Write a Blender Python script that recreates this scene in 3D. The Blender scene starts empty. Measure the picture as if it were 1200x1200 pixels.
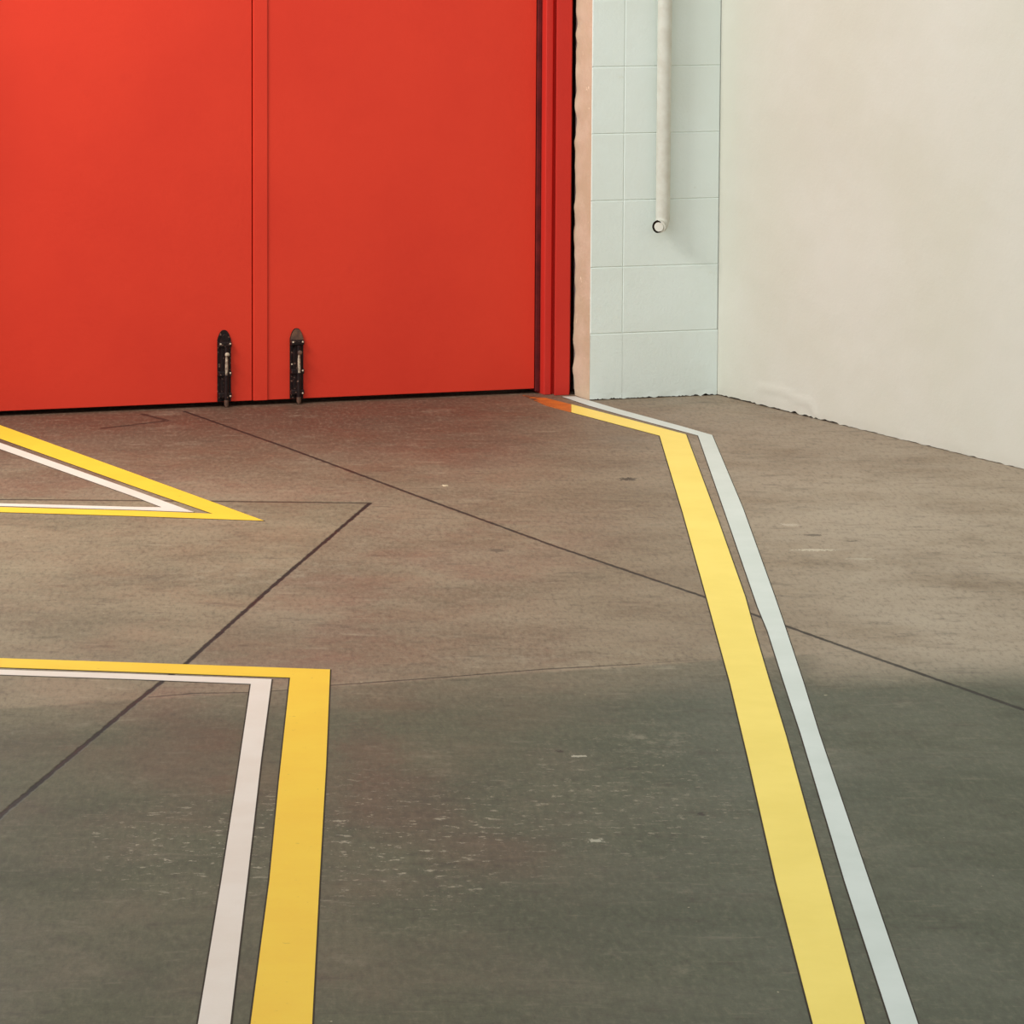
import bpy, bmesh, math, random
from mathutils import Vector, noise
random.seed(7)
scn = bpy.context.scene
COL = scn.collection

# ------------------------------------------------------------------ camera
FPX, CX, CY, PITCH, CAMH = 4000.0, 330.0, 232.0, math.radians(5.0), 1.5
cd = bpy.data.cameras.new('camera'); cam = bpy.data.objects.new('camera', cd); COL.objects.link(cam)
cam.location = (0, 0, CAMH); cam.rotation_euler = (math.pi / 2 - PITCH, 0, 0)
cd.sensor_fit = 'HORIZONTAL'; cd.sensor_width = 36.0; cd.lens = FPX * 36.0 / 1200.0
cd.shift_x = (600 - CX) / 1200.0; cd.shift_y = (CY - 600) / 1200.0
cd.clip_end = 200
scn.camera = cam

def ray(px, py):
    a, b = (px - CX) / FPX, -(py - CY) / FPX
    c, s = math.cos(PITCH), math.sin(PITCH)
    return Vector((a, c + b * s, -s + b * c))
def F(px, py):                       # survey point on the floor
    d = ray(px, py); t = CAMH / -d.z
    return Vector((d.x * t, d.y * t, 0))

class Plane:                         # a vertical wall plane; u runs along it, n points into the yard
    def __init__(s, a, b):
        s.o = a.copy(); s.d = (b - a).normalized(); s.n = Vector((s.d.y, -s.d.x, 0))
    def P(s, u, n, z): return s.o + s.d * u + s.n * n + Vector((0, 0, z))
    def uz(s, px, py, n=0.0):
        r = ray(px, py); o = s.o + s.n * n; c = Vector((0, 0, CAMH))
        t = (o - c).dot(s.n) / r.dot(s.n); q = c + r * t - o
        return q.dot(s.d), q.z
DOOR = Plane(F(158, 481), F(625, 461))
BLOCK = Plane(F(691, 469.3), F(840.5, 463.0))
RIGHT = Plane(F(840.5, 463.0), F(1038, 511))

# ------------------------------------------------------------------ mesh helpers
def link(name, bm, mats, parent=None, smooth=False):
    bmesh.ops.recalc_face_normals(bm, faces=bm.faces)
    me = bpy.data.meshes.new(name); bm.to_mesh(me); bm.free()
    for m in (mats if isinstance(mats, (list, tuple)) else [mats]): me.materials.append(m)
    if smooth:
        for p in me.polygons: p.use_smooth = True
        me.set_sharp_from_angle(angle=math.radians(40))
    o = bpy.data.objects.new(name, me); COL.objects.link(o)
    if parent: o.parent = parent
    return o
def tag(o, label=None, cat=None, group=None, kind=None):
    if label: o['label'] = label
    if cat: o['category'] = cat
    if group: o['group'] = group
    if kind: o['kind'] = kind
    return o
def hexa(bm, pts):                   # 8 points: bottom loop, top loop
    v = [bm.verts.new(p) for p in pts]
    for f in ((0, 1, 2, 3), (4, 5, 6, 7), (0, 1, 5, 4), (1, 2, 6, 5), (2, 3, 7, 6), (3, 0, 4, 7)):
        bm.faces.new([v[i] for i in f])
def box(bm, pl, u0, u1, n0, n1, z0, z1):
    q = [(u0, n0), (u1, n0), (u1, n1), (u0, n1)]
    hexa(bm, [pl.P(u, n, z0) for u, n in q] + [pl.P(u, n, z1) for u, n in q])
def bevel(bm, w, seg=2):
    bmesh.ops.bevel(bm, geom=list(bm.edges), offset=w, segments=seg, affect='EDGES', profile=0.5)
def prism(bm, loop, up):             # loop of points, extruded by vector
    n = len(loop); a = [bm.verts.new(p) for p in loop]; b = [bm.verts.new(p + up) for p in loop]
    bm.faces.new(a); bm.faces.new(b)
    for i in range(n): bm.faces.new([a[i], a[(i + 1) % n], b[(i + 1) % n], b[i]])
def tube(bm, path, r, seg=20, cap=True):
    rings = []
    for i, p in enumerate(path):
        t = (path[min(i + 1, len(path) - 1)] - path[max(i - 1, 0)]).normalized()
        ref = Vector((0, 1, 0)) if abs(t.y) < .9 else Vector((1, 0, 0))
        x = t.cross(ref).normalized(); y = t.cross(x)
        rr = r[i] if isinstance(r, (list, tuple)) else r
        rings.append([bm.verts.new(p + (x * math.cos(k * 2 * math.pi / seg) + y * math.sin(k * 2 * math.pi / seg)) * rr) for k in range(seg)])
    for a, b in zip(rings, rings[1:]):
        for k in range(seg): bm.faces.new([a[k], a[(k + 1) % seg], b[(k + 1) % seg], b[k]])
    if cap:
        bm.faces.new(rings[0]); bm.faces.new(rings[-1])

# ------------------------------------------------------------------ material helpers
def srgb(r, g, b):
    f = lambda c: (c / 255 / 12.92) if c / 255 <= .04045 else ((c / 255 + .055) / 1.055) ** 2.4
    return (f(r), f(g), f(b), 1)
class NT:
    def __init__(s, name, rough=.6, spec=.5):
        s.m = bpy.data.materials.new(name); s.m.use_nodes = True; s.t = s.m.node_tree
        s.b = s.t.nodes['Principled BSDF']; s.b.inputs['Roughness'].default_value = rough
        s.b.inputs['Specular IOR Level'].default_value = spec
        s.co = s.t.nodes.new('ShaderNodeTexCoord').outputs['Object']
    def new(s, k): return s.t.nodes.new(k)
    def put(s, sock, v):
        if isinstance(v, bpy.types.NodeSocket): s.t.links.new(v, sock)
        elif v is not None: sock.default_value = v
    def math(s, op, a, b=None, c=None, clamp=False):
        n = s.new('ShaderNodeMath'); n.operation = op; n.use_clamp = clamp
        for i, v in enumerate((a, b, c)): s.put(n.inputs[i], v)
        return n.outputs[0]
    def ramp(s, v, lo, hi, a=0.0, b=1.0):
        n = s.new('ShaderNodeMapRange'); n.clamp = True; n.interpolation_type = 'SMOOTHSTEP'
        s.put(n.inputs[0], v)
        for i, x in enumerate((lo, hi, a, b)): n.inputs[i + 1].default_value = x
        return n.outputs[0]
    def noise(s, scale, detail=6, rough=.6, vec=None, stretch=None, off=0):
        n = s.new('ShaderNodeTexNoise'); n.inputs['Scale'].default_value = scale
        n.inputs['Detail'].default_value = detail; n.inputs['Roughness'].default_value = rough
        v = vec or s.co
        mp = s.new('ShaderNodeMapping'); s.t.links.new(v, mp.inputs[0])
        mp.inputs['Location'].default_value = (off, off * .7, off * .3)
        if stretch: mp.inputs['Scale'].default_value = stretch
        s.t.links.new(mp.outputs[0], n.inputs['Vector'])
        return n.outputs[0]
    def mix(s, f, a, b, mode='MIX'):
        n = s.new('ShaderNodeMix'); n.data_type = 'RGBA'; n.blend_type = mode
        s.put(n.inputs[0], f); s.put(n.inputs[6], a); s.put(n.inputs[7], b)
        return n.outputs[2]
    def sep(s):
        n = s.new('ShaderNodeSeparateXYZ'); s.t.links.new(s.co, n.inputs[0]); return n.outputs[0], n.outputs[1], n.outputs[2]
    def bump(s, h, strength=.3, dist=.002):
        n = s.new('ShaderNodeBump'); n.inputs['Strength'].default_value = strength; n.inputs['Distance'].default_value = dist
        s.put(n.inputs['Height'], h); s.t.links.new(n.outputs[0], s.b.inputs['Normal'])
    def done(s, colour, rough=None):
        s.put(s.b.inputs['Base Color'], colour)
        if rough is not None: s.put(s.b.inputs['Roughness'], rough)
        return s.m

def paint(name, c, c2, scale=6, rough=.55, spec=.4, bump=.15, speck=None):
    t = NT(name, rough, spec)
    n = t.noise(scale); col = t.mix(t.ramp(n, .3, .7), c, c2)
    fine = t.noise(140, 3, .6)
    if speck: col = t.mix(t.ramp(t.noise(60, 2, .5, off=9), .70, .76), col, speck)
    t.bump(fine, bump, .002)
    return t.done(col)

# door paint: satin red, faint roller texture and rubs
def red_mat(name, c, c2, rub):
    t = NT(name, .5, .3)
    col = t.mix(t.ramp(t.noise(2.2, 5), .3, .7), c, c2)
    col = t.mix(t.ramp(t.noise(9, 8, .7, off=4), .60, .80, 0, .35), col, rub)
    b = t.math('ADD', t.noise(90, 4, .6), t.math('MULTIPLY', t.noise(14, 4, .6), 1.2))
    t.bump(b, .22, .002)
    return t.done(col)
RED = red_mat('door_red', srgb(219, 59, 38), srgb(213, 55, 36), srgb(200, 46, 36))
REDF = red_mat('frame_red', srgb(204, 50, 39), srgb(198, 47, 38), srgb(180, 40, 35))
GASKET_SHADE = paint('gasket_groove_shade', srgb(112, 34, 34), srgb(84, 26, 28), 20, .8, .2)
DARK = paint('dark_void', srgb(34, 26, 20), srgb(22, 17, 14), 20, .95, .1)
IRON = NT('black_iron', .55, .3)
_c = IRON.mix(IRON.ramp(IRON.noise(70, 4), .4, .66), srgb(22, 9, 9), srgb(34, 15, 13))
_c = IRON.mix(IRON.ramp(IRON.noise(120, 3, .5, off=3), .62, .68), _c, srgb(120, 88, 74))
IRON.bump(IRON.noise(90, 4), .4, .002); IRON = IRON.done(_c)
RUST = paint('rubbed_iron', srgb(116, 82, 62), srgb(74, 52, 44), 60, .5, .5, .4)
STEEL = paint('worn_steel', srgb(206, 186, 160), srgb(92, 70, 60), 75, .4, .6, .3)
SCREW = paint('bright_screw', srgb(225, 205, 180), srgb(200, 176, 150), 60, .4, .5, .2)

def white_wall_mat():
    t = NT('block_white_paint', .6, .3)
    col = t.mix(t.ramp(t.noise(3, 5), .3, .7), srgb(223, 233, 229), srgb(218, 227, 221))
    col = t.mix(t.ramp(t.noise(16, 6, .7, off=2), .64, .82, 0, .5), col, srgb(204, 206, 190))
    t.bump(t.math('ADD', t.noise(120, 4, .65), t.noise(30, 4, .6)), .25, .0025)
    return t.done(col)
WHITE = white_wall_mat()
JOINT = paint('joint_paint', srgb(212, 219, 209), srgb(204, 211, 201), 12, .7)
def cream_mat():
    t = NT('cream_render', .65, .3)
    col = t.mix(t.ramp(t.noise(1.8, 5), .3, .7), srgb(209, 209, 199), srgb(204, 204, 191))
    col = t.mix(t.ramp(t.noise(10, 7, .7, off=5), .62, .85, 0, .5), col, srgb(205, 196, 176))
    t.bump(t.math('ADD', t.noise(70, 4, .65), t.math('MULTIPLY', t.noise(12, 4, .6), 2)), .22, .003)
    return t.done(col)
CREAM = cream_mat()
PLASTER_BOUNCE = NT('plaster_red_bounce', .7, .2)  # plaster tone with the red door's bounce light painted in
_c = PLASTER_BOUNCE.mix(PLASTER_BOUNCE.ramp(PLASTER_BOUNCE.noise(9, 5), .35, .65), srgb(210, 192, 168), srgb(200, 182, 154))
_c = PLASTER_BOUNCE.mix(PLASTER_BOUNCE.ramp(PLASTER_BOUNCE.noise(40, 4, .6, off=6), .66, .74), _c, srgb(240, 226, 200))
PLASTER_BOUNCE.bump(PLASTER_BOUNCE.noise(60, 5), .5, .004); PLASTER_BOUNCE = PLASTER_BOUNCE.done(_c)
PIPEM = paint('pipe_paint', srgb(205, 206, 196), srgb(194, 192, 180), 22, .5, .4)
PIPEIN = paint('pipe_plug', srgb(214, 214, 204), srgb(202, 200, 190), 40, .6, .3)

YEL = paint('yellow_line', srgb(247, 204, 64), srgb(244, 197, 60), 7, .5, .35, .12, srgb(222, 180, 60))
YEL2 = paint('lemon_line', srgb(250, 224, 112), srgb(243, 217, 104), 5, .5, .35, .12)
ORANGE = NT('orange_brown_line', .55, .3)
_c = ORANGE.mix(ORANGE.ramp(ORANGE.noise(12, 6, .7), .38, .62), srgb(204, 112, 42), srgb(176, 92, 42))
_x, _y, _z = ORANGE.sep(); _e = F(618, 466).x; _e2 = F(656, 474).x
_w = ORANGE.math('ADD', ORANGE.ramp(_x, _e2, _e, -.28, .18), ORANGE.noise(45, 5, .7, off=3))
_c = ORANGE.mix(ORANGE.ramp(_w, .52, .68), _c, srgb(98, 66, 48))  # orange strip mixing to brown towards its left end
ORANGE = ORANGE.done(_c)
WHT = paint('white_line', srgb(232, 220, 208), srgb(226, 212, 198), 6, .5, .35, .12)
WHT2 = paint('pale_blue_line', srgb(212, 219, 212), srgb(203, 211, 203), 6, .5, .35, .12)
EDGE = paint('line_edge', srgb(66, 56, 46), srgb(52, 44, 36), 12, .8, .2)

# ------------------------------------------------------------------ floor
JOINTS = [   # (survey points, half width, strength)
    ([(216, 482), (337.5, 525), (506, 587.5), (650, 640), (827, 700), (877, 718), (1037, 775), (1260, 853)], .0055, .9),
    ([(-150, 584), (252, 587.5), (345, 588.5), (433, 589.5)], .0075, .75),
    ([(433, 590), (316.7, 689.6), (218.8, 777), (189, 799.5), (158, 824), (-40, 990)], .0052, .98),
    ([(176, 817), (228, 812.5), (290, 811.5), (338, 808.7), (390, 803), (516, 794), (633, 784.5), (750, 778)], .0036, .7),
    ([(750, 778), (815, 773.5), (847, 771.8)], .0016, .45),
    ([(168, 485.5), (197, 493), (120, 502)], .009, .7),
]
def floor_mat():
    t = NT('concrete', .62, .35)
    X, Y, Z = t.sep()
    wob = t.math('MULTIPLY', t.math('SUBTRACT', t.noise(7, 4, .6), .5), .035)
    wob2 = t.math('MULTIPLY', t.math('SUBTRACT', t.noise(30, 5, .7, off=5), .5), .011)
    def seg(a, b):       # distance to a segment
        d = b - a; L2 = d.length_squared
        ax = t.math('SUBTRACT', X, a.x); ay = t.math('SUBTRACT', Y, a.y)
        h = t.math('DIVIDE', t.math('ADD', t.math('MULTIPLY', ax, d.x), t.math('MULTIPLY', ay, d.y)), L2, clamp=True)
        ex = t.math('SUBTRACT', ax, t.math('MULTIPLY', h, d.x)); ey = t.math('SUBTRACT', ay, t.math('MULTIPLY', h, d.y))
        return t.math('SQRT', t.math('ADD', t.math('MULTIPLY', ex, ex), t.math('MULTIPLY', ey, ey)))
    def side(pa, pb, soft):   # 1 on the camera side of the line
        a, b = F(*pa), F(*pb); d = (b - a).normalized(); n = Vector((d.y, -d.x, 0))
        v = t.math('ADD', t.math('ADD', t.math('MULTIPLY', X, n.x), t.math('MULTIPLY', Y, n.y)), -(a.x * n.x + a.y * n.y))
        return t.ramp(t.math('ADD', v, wob), -soft, soft)
    def ell(px, py, rx, ry, edge=.5):
        c = F(px, py)
        dx = t.math('DIVIDE', t.math('SUBTRACT', X, c.x), rx); dy = t.math('DIVIDE', t.math('SUBTRACT', Y, c.y), ry)
        r = t.math('SQRT', t.math('ADD', t.math('MULTIPLY', dx, dx), t.math('MULTIPLY', dy, dy)))
        r = t.math('ADD', r, t.math('MULTIPLY', t.math('SUBTRACT', t.noise(22 if rx > .06 else 140, 4, .7, stretch=(1, 1 if rx > .06 else .5, 1), off=px * .01), .5), 1.1 if rx > .06 else 4.2))
        return t.ramp(r, 1 + edge, 1 - edge)
    # slabs
    up1, up2 = srgb(140, 124, 102), srgb(123, 106, 85)
    col = t.mix(t.ramp(t.noise(2.3, 6, .62), .36, .64), up1, up2)
    col = t.mix(t.math('MULTIPLY', t.ramp(X, .75, 1.4), t.ramp(t.noise(2.6, 6, .65, off=15), .75, .4)), col, srgb(164, 150, 130))
    tan = t.mix(t.ramp(t.noise(3, 6, .6, off=3), .35, .65), srgb(143, 127, 103), srgb(124, 111, 89))
    leftslab = t.math('MULTIPLY', side((0, 583.5), (433, 588), .004), side((433, 590), (218, 777), .003))
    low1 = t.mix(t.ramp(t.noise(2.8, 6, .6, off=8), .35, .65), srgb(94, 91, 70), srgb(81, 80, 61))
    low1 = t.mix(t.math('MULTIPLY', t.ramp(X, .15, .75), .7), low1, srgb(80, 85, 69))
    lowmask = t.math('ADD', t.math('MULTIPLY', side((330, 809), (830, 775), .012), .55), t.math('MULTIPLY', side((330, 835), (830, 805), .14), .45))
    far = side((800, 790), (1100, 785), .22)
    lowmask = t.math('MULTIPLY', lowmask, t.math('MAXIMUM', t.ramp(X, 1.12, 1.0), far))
    col = t.mix(leftslab, col, tan)
    # reddish stains; towards the door also painted shade and red bounce
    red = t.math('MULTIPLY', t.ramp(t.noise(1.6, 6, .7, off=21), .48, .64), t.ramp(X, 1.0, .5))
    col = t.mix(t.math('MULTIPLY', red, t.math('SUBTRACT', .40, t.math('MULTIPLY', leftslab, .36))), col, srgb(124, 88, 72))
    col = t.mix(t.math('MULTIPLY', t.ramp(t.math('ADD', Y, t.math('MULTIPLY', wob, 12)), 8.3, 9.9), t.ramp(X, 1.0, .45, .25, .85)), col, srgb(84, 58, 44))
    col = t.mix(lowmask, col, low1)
    for e in ((215, 885, .11, .30), (470, 945, .10, .22), (570, 1000, .10, .12), (430, 880, .05, .2)):
        col = t.mix(t.math('MULTIPLY', ell(*e), .30), col, srgb(98, 68, 55))
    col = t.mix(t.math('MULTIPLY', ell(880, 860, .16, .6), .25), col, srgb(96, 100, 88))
    # pale scuffing and streaks
    scuff = t.math('MULTIPLY', t.ramp(t.noise(5, 8, .72, off=12), .56, .72), .30)
    col = t.mix(scuff, col, srgb(158, 146, 124))
    dk = t.math('MULTIPLY', t.ramp(t.noise(6, 8, .72, stretch=(1, .7, 1), off=31), .56, .74), .45)
    col = t.mix(dk, col, srgb(78, 68, 56))
    for e in ((300, 672, .2, .13), (760, 868, .05, .10), (700, 775, .2, .10), (490, 880, .07, .05)):
        g = t.math('MULTIPLY', ell(*e, .8), t.ramp(t.noise(16, 6, .7, off=e[0]), .46, .64))
        col = t.mix(t.math('MULTIPLY', g, .35), col, srgb(168, 158, 136))
    # scratch chips: fine pale flecks, thickest bottom left
    chips = t.ramp(t.noise(60, 6, .75, stretch=(.6, .95, 1), off=44), .575, .62)
    where = t.math('ADD', t.math('MULTIPLY', ell(450, 985, .20, .35, .7), 1.0), t.math('MULTIPLY', ell(215, 990, .15, .25, .7), .9))
    where = t.math('ADD', where, t.math('MULTIPLY', ell(740, 940, .22, .35, .7), .55))
    where = t.math('ADD', where, .04, clamp=True)
    col = t.mix(t.math('MULTIPLY', chips, where), col, srgb(164, 154, 132))
    fleck = t.ramp(t.noise(55, 2, .5, off=70), .765, .80)
    col = t.mix(t.math('MULTIPLY', fleck, .7), col, srgb(204, 190, 160))
    pit = t.ramp(t.noise(48, 2, .5, off=90), .75, .79)
    col = t.mix(t.math('MULTIPLY', pit, .5), col, srgb(52, 44, 38))
    grain = t.noise(180, 3, .7, off=3)
    g2 = t.noise(95, 5, .75, stretch=(1, .3, 1), off=14)
    col = t.mix(t.ramp(g2, .48, .68, 0, .40), col, srgb(62, 54, 45))
    col = t.mix(t.math('MULTIPLY', t.ramp(g2, .50, .34, 0, .22), t.math('SUBTRACT', 1.0, t.math('MULTIPLY', lowmask, .55))), col, srgb(168, 154, 130))
    scr = t.ramp(t.noise(16, 7, .75, stretch=(.55, 1.8, 1), off=55), .55, .70)
    col = t.mix(t.math('MULTIPLY', scr, t.math('SUBTRACT', .34, t.math('MULTIPLY', lowmask, .18))), col, srgb(176, 162, 138))
    scr2 = t.ramp(t.noise(14, 7, .75, stretch=(.6, 1.7, 1), off=77), .53, .70)
    col = t.mix(t.math('MULTIPLY', scr2, .42), col, srgb(66, 58, 48))
    # single marks
    for (px, py, rx, ry, c) in ((736, 561.5, .021, .022, (46, 38, 32)), (955, 644.5, .045, .012, (196, 186, 164)), (925, 615, .022, .016, (184, 172, 152)),
                                (951, 627, .026, .014, (84, 74, 62)), (997, 634, .014, .009, (92, 82, 68)), (1010, 655, .03, .012, (170, 160, 140)),
                                (679, 886, .014, .006, (186, 178, 158)), (698, 985, .011, .010, (178, 172, 152)), (657, 880.5, .007, .007, (48, 42, 36)),
                                (521, 569, .007, .012, (222, 206, 172)), (821, 954, .007, .010, (44, 40, 34)), (583, 645, .02, .02, (96, 84, 70))):
        col = t.mix(t.math('MULTIPLY', ell(px, py, rx, ry, .25), .8), col, srgb(*c))
    # saw cut joints
    J = None
    for pts, hw, st in JOINTS:
        P = [F(*p) for p in pts]; m = None
        for a, b in zip(P, P[1:]):
            dd = seg(a, b); m = dd if m is None else t.math('MINIMUM', m, dd)
        m = t.math('ADD', m, wob2)
        k = t.ramp(m, hw * 1.5, hw * .6, 0, st)
        J = k if J is None else t.math('MAXIMUM', J, k)
    col = t.mix(J, col, srgb(22, 18, 14))
    h = t.math('SUBTRACT', t.math('ADD', t.math('MULTIPLY', grain, .35), t.noise(18, 7, .7, off=2)), t.math('MULTIPLY', J, 2.5))
    t.bump(h, .30, .003)
    return t.done(col, t.ramp(t.noise(4, 5, off=6), .3, .7, .52, .72))
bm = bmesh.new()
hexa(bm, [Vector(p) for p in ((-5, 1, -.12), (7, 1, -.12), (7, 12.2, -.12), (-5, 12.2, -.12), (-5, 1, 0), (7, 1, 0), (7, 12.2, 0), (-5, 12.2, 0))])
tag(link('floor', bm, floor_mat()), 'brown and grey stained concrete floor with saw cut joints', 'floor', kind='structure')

# ------------------------------------------------------------------ painted floor lines
def strip(name, outline, mat, parent=None, h=.0012, z=0.0):
    bm = bmesh.new(); prism(bm, [Vector((p.x, p.y, z)) for p in outline], Vector((0, 0, h)))
    return link(name, bm, mat, parent)
def grow(loop, w):
    n = len(loop); A = sum(loop[i].x * loop[(i + 1) % n].y - loop[(i + 1) % n].x * loop[i].y for i in range(n))
    sg = 1 if A > 0 else -1; out = []
    for i in range(n):
        a, b, c = loop[i - 1], loop[i], loop[(i + 1) % n]
        d1, d2 = (b - a).normalized(), (c - b).normalized()
        n1, n2 = Vector((d1.y, -d1.x, 0)) * sg, Vector((d2.y, -d2.x, 0)) * sg
        m = (n1 + n2); m = m.normalized() if m.length > 1e-6 else n1
        out.append(b + m * min(w / max(m.dot(n1), .25), w * 2.2))
    return out
def line(name, px, mat, label, edge=.0026):
    loop = [F(*p) for p in px]
    o = strip(name, loop, mat, h=.0014); tag(o, label, 'painted line', kind='thing')
    strip('dark_edge', grow(loop, edge), EDGE, o, h=.0006)
    return o
yr = line('yellow_floor_line', [(669.6, 474.2), (737, 491.8), (804, 509.6), (841.5, 610), (873.3, 700), (884.3, 740), (902, 800), (921.3, 863.6), (968, 1033), (1020, 1225),
      (959, 1225), (909.3, 1033), (878, 895), (855.4, 800), (838.8, 740), (829, 704), (800.4, 602), (773, 510.8), (720, 496.8), (669.6, 483.4)], YEL2,
      'long pale yellow painted line bending from the red door frame to the foreground')
strip('orange_end', [F(*p) for p in [(612, 463.2), (640, 466.8), (669.5, 474.2), (669.5, 483.4), (640, 475.6)]], ORANGE, yr, h=.0012)['label'] = 'orange end of the line at the door sill, browner at its tip'
line('white_floor_line', [(659, 465.2), (674, 464.9), (725, 480), (800, 500.3), (834.6, 510.3), (870.6, 596), (908, 700), (921.6, 740), (941.4, 800), (960.2, 861), (1018.6, 1033), (1084, 1225),
      (1052, 1225), (989.8, 1033), (938.6, 861), (918.6, 800), (899.6, 740), (888, 712), (858, 625), (818, 510.6), (725, 485.6), (690, 475.6)], WHT2,
      'narrow pale white painted line running right of the long yellow line', .0022)
line('yellow_floor_line', [(-120, 768), (158, 777.2), (386.8, 785.2), (382, 900), (374.4, 1033), (364.5, 1225), (290.5, 1225), (315.7, 1033), (327, 915), (340, 794.6), (158, 788), (-120, 778.4)], YEL,
      'golden yellow line forming a square corner in the left foreground')
line('white_floor_line', [(-120, 781.5), (158, 790.6), (318.3, 796.6), (306, 890), (289.6, 1033), (267, 1225), (228, 1225), (259.4, 1033), (279, 905), (294, 802), (158, 796.6), (-120, 787)], WHT,
      'white line forming a corner inside the golden yellow one in the left foreground')
line('yellow_floor_line', [(-120, 457 + 24), (-20, 491.5), (158, 555.6), (309, 610.6), (158, 605.2), (-120, 597), (-120, 591.6), (158, 599), (250, 602.6), (158, 570.6), (-40, 500), (-120, 486)][1:-1], YEL,
      'yellow line meeting in a sharp arrow point below the left bolt')
line('white_floor_line', [(-60, 498), (158, 575.4), (227, 600.6), (158, 598.0), (-120, 590), (-120, 587.2), (158, 594.6), (190, 595), (158, 582.6), (-80, 498)], WHT,
      'thin white line nested inside the sharp yellow arrow point', .0018)

# ------------------------------------------------------------------ red double door
GAP = .0145
uS, _ = DOOR.uz(296.0, 400); uR, _ = DOOR.uz(626.5, 400); LW = uR - uS
uM, _ = DOOR.uz(313, 400)
HT = 2.2
def leaf(name, u0, u1, label):
    bm = bmesh.new(); box(bm, DOOR, u0, u1, -.045, 0, GAP, HT); bevel(bm, .0015, 2)
    return tag(link(name, bm, RED), label, 'door', kind='structure')
d1 = leaf('door_1', uS - LW, uS - .0016, 'left leaf of the red double door')
d2 = leaf('door_2', uS + .0016, uR, 'right leaf of the red double door beside the frame')
bm = bmesh.new(); box(bm, DOOR, uS + .0018, uM, -.002, .005, GAP, HT); bevel(bm, .0012, 2)
link('meeting_strip', bm, RED, d2)

def foot_bolt(door, px, ztop_px, worn):
    uc, zt = DOOR.uz(px, ztop_px, .01)
    W = .0205; z0 = .010
    def outline(w, z0, zt, n):
        pts = [DOOR.P(uc - w, n, z0), DOOR.P(uc + w, n, z0)]
        hs = zt - 1.45 * w
        for k in range(0, 9):
            a = k / 8; pts.append(DOOR.P(uc + w * (1 - a) ** .75 * (1 if k < 8 else 0), n, hs + (zt - hs) * math.sin(a * math.pi / 2) ** .9))
        for k in range(7, -1, -1):
            a = k / 8; pts.append(DOOR.P(uc - w * (1 - a) ** .75, n, hs + (zt - hs) * math.sin(a * math.pi / 2) ** .9))
        return pts
    bm = bmesh.new(); prism(bm, outline(W, z0 + .006, zt, 0.0), DOOR.n * .005)
    plate = link('foot_bolt', bm, IRON, door); plate['label'] = 'worn black iron foot bolt'
    # raised channel with pointed nose
    bm = bmesh.new(); prism(bm, outline(W * .62, z0 + .020, zt - (.046 if worn else .012), .0045), DOOR.n * .009); bevel(bm, .0015, 2)
    link('bolt_housing', bm, IRON, plate)
    if worn:
        bm = bmesh.new(); prism(bm, [p for p in outline(W * .96, zt - .042, zt - .002, .0048)], DOOR.n * .003)
        link('nose_cap', bm, RUST, plate)
    # sliding rod down to the floor
    bm = bmesh.new(); du = .003
    tube(bm, [DOOR.P(uc + du, .016, z) for z in (.001, .006, .045, .10, zt - .05)], [.0055, .0065, .0065, .0062, .0055], 14)
    link('bolt_rod', bm, IRON, plate, True)
    bm = bmesh.new(); tube(bm, [DOOR.P(uc + du, .020, z) for z in ((zt * .42, zt * .50, zt * .60, zt * .66))], [.0038, .0046, .0044, .003], 12)
    link('rubbed_rod_face', bm, STEEL, plate, True)
    bm = bmesh.new(); tube(bm, [DOOR.P(uc + du, .0165, z) for z in (.001, .008, .022)], [.0052, .0066, .0066], 14)
    link('rod_tip', bm, RUST, plate, True)
    # guide straps
    for zz in (.028, zt * .40, zt * .78):
        bm = bmesh.new(); box(bm, DOOR, uc - W * .98, uc + W * .98, .004, .0185, zz, zz + .016); bevel(bm, .003, 2)
        link('guide_strap', bm, IRON, plate)
    # pull knob
    bm = bmesh.new(); zz = zt * .69
    tube(bm, [DOOR.P(uc + du, n, zz) for n in (.016, .022, .026, .030, .032)], [.004, .004, .0068, .0068, .004], 14)
    link('pull_knob', bm, STEEL if not worn else RUST, plate, True)
    for (du2, zf) in ((-.72, .80), (.72, .80), (-.72, .50), (.72, .42), (-.72, .10), (.72, .12)):
        bm = bmesh.new(); zz = zt * zf + .006
        nb = .018 if zf in (.80, .42, .12) else .004
        tube(bm, [DOOR.P(uc + W * du2, n, zz) for n in (nb, nb + .0018, nb + .0024)], [.0028, .0026, .0012], 10)
        link('screw', bm, SCREW if random.random() < .6 else RUST, plate, True)
foot_bolt(d1, 263.3, 387, False)
foot_bolt(d2, 348.3, 385, True)

# frame: stepped jamb with rebate, a gasket filling the groove, its maroon painting the shade there
def jamb_profile(sgn, a):    # a(u) list of (u,n)
    return a
uj = lambda px, n: DOOR.uz(px, 400, n)[0]
prof = [(uj(628.2, -.03), -.10), (uj(628.2, -.03), -.030), (uj(638, .040), -.030), (uj(638, .040), .040), (uj(646.0, .040), .040), (uj(646.6, .03), .026),
        (uj(650.2, .03), .026), (uj(650.0, .062), .062), (uj(667.6, .062), .062), (uj(668.6, .03), .03), (uj(668.0, .03), -.10)]
bm = bmesh.new(); prism(bm, [DOOR.P(u, n, 0) for u, n in prof], Vector((0, 0, HT + .06))); bevel(bm, .0015, 1)
mid = 2 * uS - 0
profL = [(2 * uS - u, n) for u, n in prof]
prism(bm, [DOOR.P(u, n, 0) for u, n in profL], Vector((0, 0, HT + .06)))
box(bm, DOOR, profL[8][0], prof[8][0], -.10, .062, HT + .06, HT + .14)
fr = tag(link('trim_1', bm, REDF), 'red stepped frame around the red double door', 'door frame', kind='structure')
bm = bmesh.new(); g0, g1 = uj(629.4, -.02), uj(636.8, .0)
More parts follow.
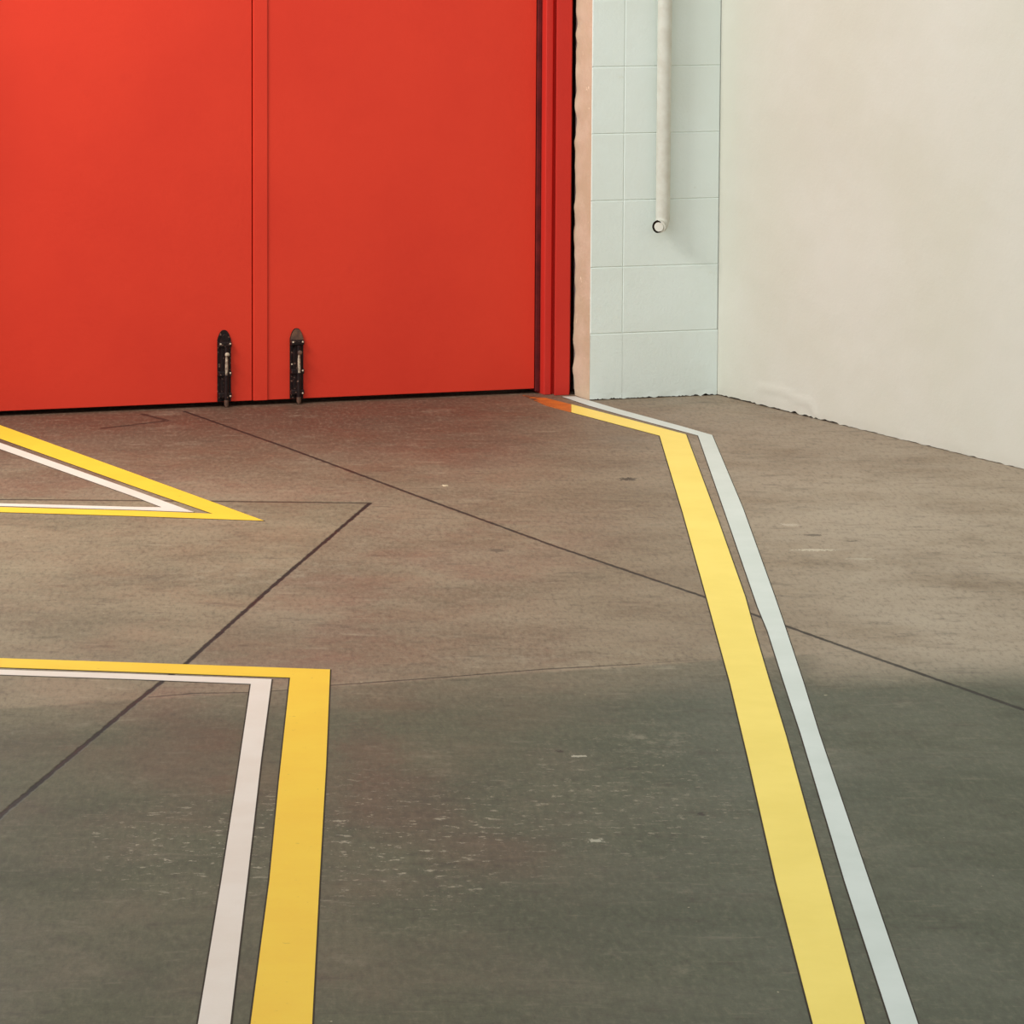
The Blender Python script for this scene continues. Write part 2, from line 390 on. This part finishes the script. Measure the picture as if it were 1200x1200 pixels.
box(bm, DOOR, uR + .0022, uj(637.6, .0) - .0005, -.0295, .004, .006, HT); bevel(bm, .002, 2)
box(bm, DOOR, uR + .009, uR + .013, .004, .0055, .006, HT)
link('gasket_shade_fill', bm, GASKET_SHADE, fr)
bm = bmesh.new(); tube(bm, [DOOR.P(g0 + .012, n, DOOR.uz(632, 185)[1]) for n in (.003, .0065, .0075)], [.006, .005, .002], 10)
link('frame_screw', bm, DARK, fr, True)

# added unseen dark panel behind the door so no daylight comes under it
bm = bmesh.new(); box(bm, DOOR, uS - 2.6, uj(672, -.1) + .05, -.36, -.26, 0, 3.0)
tag(link('light_block_behind', bm, DARK), 'added dark panel blocking daylight behind the red double door', 'wall', kind='structure')
bm = bmesh.new(); box(bm, DOOR, uS - 2.6, profL[8][0] - .008, -.10, .13, 0, 3.0)
tag(link('wall_left', bm, WHITE), 'white wall left of the red double door', 'wall', kind='structure')
bm = bmesh.new(); box(bm, DOOR, profL[8][0] - .006, uj(671, 0), -.10, .13, HT + .145, 3.0)
tag(link('wall_above', bm, WHITE), 'white wall above the red double door', 'wall', kind='structure')

# ------------------------------------------------------------------ plaster reveal
A, B = F(672.2, 462.4), F(690.8, 469.2)
REV = Plane(A, B); RL = (B - A).length
bm = bmesh.new(); NZ = 300; NU = 6; HR = 3.0; grid = []
for j in range(NZ + 1):
    z = HR * j / NZ; row = []
    rag = noise.noise(Vector((3.1, z * 9, 0))) * .016 + noise.noise(Vector((7.7, z * 34, 0))) * .010
    foot = max(0, .05 - z) / .05
    for i in range(NU + 1):
        f = i / NU; u = RL * f + (rag + foot * .012) * (1 - f) * .9
        bulge = (noise.noise(Vector((u * 20, z * 14, 5))) * .0025 + .006 * (1 - f) * noise.noise(Vector((2, z * 20, 1)))) * (1 - f)
        if i == NU: bulge = 0
        row.append(bm.verts.new(REV.P(u, bulge, z)))
    grid.append(row)
for a, b in zip(grid, grid[1:]):
    for i in range(NU): bm.faces.new([a[i], a[i + 1], b[i + 1], b[i]])
back = [bm.verts.new(REV.P(-.03, -.10, z)) for z in (0, HR)]
rv = tag(link('trim_2', bm, PLASTER_BOUNCE, smooth=True), 'ragged plaster reveal, tinted with painted red bounce, between red door frame and white blocks', 'reveal', kind='structure')
bm = bmesh.new(); box(bm, REV, -.20, RL - .03, -.08, -.020, 0, HR)
tag(link('trim_3', bm, paint('crevice_brown', srgb(84, 60, 40), srgb(58, 42, 28), 25, .95, .1)), 'dark crevice backing between door frame and plaster', 'gap', kind='structure')

# ------------------------------------------------------------------ white block wall
UB = (F(840.5, 463) - F(691, 469.3)).length
ub = BLOCK.uz(729.3, 400)[0]
bm = bmesh.new(); C = .2005
nrow = 15
box(bm, BLOCK, .004, UB + .3, -.15, -.0021, .014, nrow * C)
for f in bm.faces: f.material_index = 1
box(bm, BLOCK, .012, UB + .1, -.15, -.012, 0, .0139)
for f in list(bm.faces)[6:]: f.material_index = 2
def block(u0, u1, z0, z1):
    c = .0022; dn = -.0022; j = .0003
    u0 += j; u1 -= j; z0 += j; z1 -= j
    if z0 < .01:                     # ragged paint edge over the floor
        K = 60; a = []; b = []
        for k in range(K + 1):
            u = u0 + (u1 - u0) * k / K
            amp = .0035 + .006 * max(0, (u - .27) / .12)
            z = max(0, .0028 + amp * noise.noise(Vector((u * 60, 1, 3))) + .003 * noise.noise(Vector((u * 210, 4, 3))))
            a.append(bm.verts.new(BLOCK.P(u, .001 * math.sin(u * 70), z))); b.append(bm.verts.new(BLOCK.P(u, 0, .02)))
        for k in range(K): bm.faces.new([a[k], a[k + 1], b[k + 1], b[k]])
        z0 = .02; z1 -= c
        bm.faces.new([bm.verts.new(BLOCK.P(u, q, z)) for u, q, z in ((u0, 0, z1 - j), (u1, 0, z1 - j), (u1, dn, z1 + c - j), (u0, dn, z1 + c - j))])
        bm.faces.new([bm.verts.new(BLOCK.P(u, 0, z)) for u, z in ((u0, z0), (u1, z0), (u1, z1 - j), (u0, z1 - j))]); return
    o = [bm.verts.new(BLOCK.P(u, dn, z)) for u, z in ((u0, z0), (u1, z0), (u1, z1), (u0, z1))]
    i = [bm.verts.new(BLOCK.P(u, 0, z)) for u, z in ((u0 + c, z0 + c), (u1 - c, z0 + c), (u1 - c, z1 - c), (u0 + c, z1 - c))]
    bm.faces.new(i)
    for k in range(4): bm.faces.new([o[k], o[(k + 1) % 4], i[(k + 1) % 4], i[k]])
for r in range(nrow):
    z0, z1 = r * C, (r + 1) * C
    block(-.0005, ub, z0, z1); block(ub, UB - .0008, z0, z1)
wb = tag(link('wall_back', bm, [WHITE, JOINT, DARK]), 'short white painted block wall between the red door and cream wall', 'wall', kind='structure')

# ------------------------------------------------------------------ cream rendered wall
bm = bmesh.new(); LR = 3.6
us = [i * .012 for i in range(140)] + [1.68 + .08 * i for i in range(25)]
zs = [0, .004, .008, .013, .02] + [.02 + .012 * i for i in range(1, 110)] + [1.34 + .1 * i for i in range(18)]
crack_end = RIGHT.uz(985, 480)[0]
ridge = [RIGHT.uz(*p) for p in ((888, 455), (915, 457), (932, 467), (950, 472), (955, 487))]
def dseg(p, a, b):
    ax, ay = p[0] - a[0], p[1] - a[1]; dx, dy = b[0] - a[0], b[1] - a[1]
    h = max(0, min(1, (ax * dx + ay * dy) / (dx * dx + dy * dy))); return math.hypot(ax - dx * h, ay - dy * h)
rows = []
for z in zs:
    row = []
    for u in us:
        n = noise.noise(Vector((u * 3.5, z * 3.5, 1))) * .003 + noise.noise(Vector((u * 14, z * 14, 4))) * .0012
        rd = min(dseg((u, z), a, b) for a, b in zip(ridge, ridge[1:]))
        n += .0036 * math.exp(-(rd / .008) ** 2)
        zz = z
        if z < .02:
            open_ = 1 if u < crack_end else .45
            lift = max(0, .0035 + .005 * noise.noise(Vector((u * 30, 0, 8))) + .005 * noise.noise(Vector((u * 90, 2, 8)))) * open_
            zz = z + lift * (1 - z / .02); n -= .0012 * (1 - z / .02)
        if u < .001: n = 0
        row.append(bm.verts.new(RIGHT.P(u, n, zz)))
    rows.append(row)
for a, b in zip(rows, rows[1:]):
    for i in range(len(us) - 1): bm.faces.new([a[i], a[i + 1], b[i + 1], b[i]])
wr = tag(link('wall_right', bm, CREAM, smooth=True), 'cream rendered wall on the right', 'wall', kind='structure')
bm = bmesh.new(); box(bm, RIGHT, 0.0, LR, -.2, -.012, 0, 3.1)
link('wall_core', bm, DARK, wr)

# rubble in the crack along the foot of the walls
# ------------------------------------------------------------------ pipe on the block wall
n0 = .028
up, _ = BLOCK.uz(777.3, 200, n0)
R = .0215
zb = BLOCK.uz(772, 264.5, n0)[1]
root = bpy.data.objects.new('wall_pipe', None); COL.objects.link(root); root.location = BLOCK.P(up, 0, zb)
tag(root, 'white painted pipe with bent open end running down the block wall', 'pipe')
inv = Vector(root.location)
bm = bmesh.new()
tube(bm, [BLOCK.P(up, n0, z) - inv for z in (zb + .024, zb + .3, 1.6, 2.95)], R, 28)
link('pipe', bm, PIPEM, root, True)
bm = bmesh.new(); path = []
for k in range(0, 10):
    a = k / 9 * math.pi / 2; r = .026
    s = r * (1 - math.cos(a)); path.append(BLOCK.P(up - s * .66, n0 + s * .75, zb + .026 - r * math.sin(a)) - inv)
dirv = (path[-1] - path[-2]).normalized(); path.append(path[-1] + dirv * .006)
tube(bm, path, [R - .0022 * k / 10 for k in range(len(path))], 28)
link('elbow', bm, PIPEM, root, True)
end = path[-1]
bm = bmesh.new(); RI = .0165
def lip(c, ri, ro, d, L):            # dark C shaped lip drawing the opening's edge shadow, open on the right
    x = d.cross(Vector((0, 0, 1))).normalized(); y = x.cross(d)
    if x.x < 0: x = -x
    if y.z < 0: y = -y
    S = 30; V = []
    for k in range(S + 1):
        a = math.radians(68 + 222 * k / S); e = x * math.cos(a) + y * math.sin(a)
        w = min(1, min(k, S - k) / 7 + .15); r1 = ri + (ro - ri) * w
        V.append([bm.verts.new(c + d * t + e * rr) for rr, t in ((ri, -.004), (ri, L), (r1, L), (r1, -.004))])
    for a, b in zip(V, V[1:]):
        for k in range(4): bm.faces.new([a[k], a[(k + 1) % 4], b[(k + 1) % 4], b[k]])
    bm.faces.new(V[0]); bm.faces.new(V[-1])
lip(end, .0140, .0205, dirv, .004)
link('end_shadow_lip', bm, DARK, root)['label'] = 'dark arc drawn as the shadow at the pipe opening'
bm = bmesh.new(); tube(bm, [end - dirv * .002, end + dirv * .0045], .0140, 28)
link('end_plug', bm, PIPEIN, root)

# ------------------------------------------------------------------ daylight
w = bpy.data.worlds.new('sky'); scn.world = w; w.use_nodes = True
nt = w.node_tree; bg = nt.nodes['Background']
tc = nt.nodes.new('ShaderNodeTexCoord'); sp = nt.nodes.new('ShaderNodeSeparateXYZ'); cr = nt.nodes.new('ShaderNodeValToRGB')
nt.links.new(tc.outputs['Generated'], sp.inputs[0]); nt.links.new(sp.outputs[2], cr.inputs[0]); nt.links.new(cr.outputs[0], bg.inputs[0])
cr.color_ramp.elements[0].position = 0.0; cr.color_ramp.elements[0].color = (.80, .80, .76, 1)
cr.color_ramp.elements[1].position = .9; cr.color_ramp.elements[1].color = (.95, 1.0, 1.0, 1)
bg.inputs[1].default_value = .74
sd = bpy.data.lights.new('sun', 'SUN'); sun = bpy.data.objects.new('sun', sd); COL.objects.link(sun)
sd.energy = 0.75; sd.angle = math.radians(60); sd.color = (1, 1, .985)
v = Vector((.50, .72, -.48)); sun.rotation_euler = v.to_track_quat('-Z', 'Y').to_euler(); sun.location = (-3, 0, 6)
ld = bpy.data.lights.new('door_fill_light', 'AREA'); door_fill = bpy.data.objects.new('door_fill_light', ld); COL.objects.link(door_fill)
ld.shape = 'RECTANGLE'; ld.size = 1.4; ld.size_y = .8; ld.energy = 112; ld.color = (1, .965, .91)  # added unseen area light, brightens the upper left of the door
door_fill.location = (-2.0, 8.0, 3.1)
door_fill.rotation_euler = (Vector((-.1, 10.4, .8)) - door_fill.location).to_track_quat('-Z', 'Y').to_euler()

vs = scn.view_settings; vs.view_transform = 'Standard'; vs.look = 'None'; vs.exposure = 0; vs.gamma = 1; vs.use_curve_mapping = False
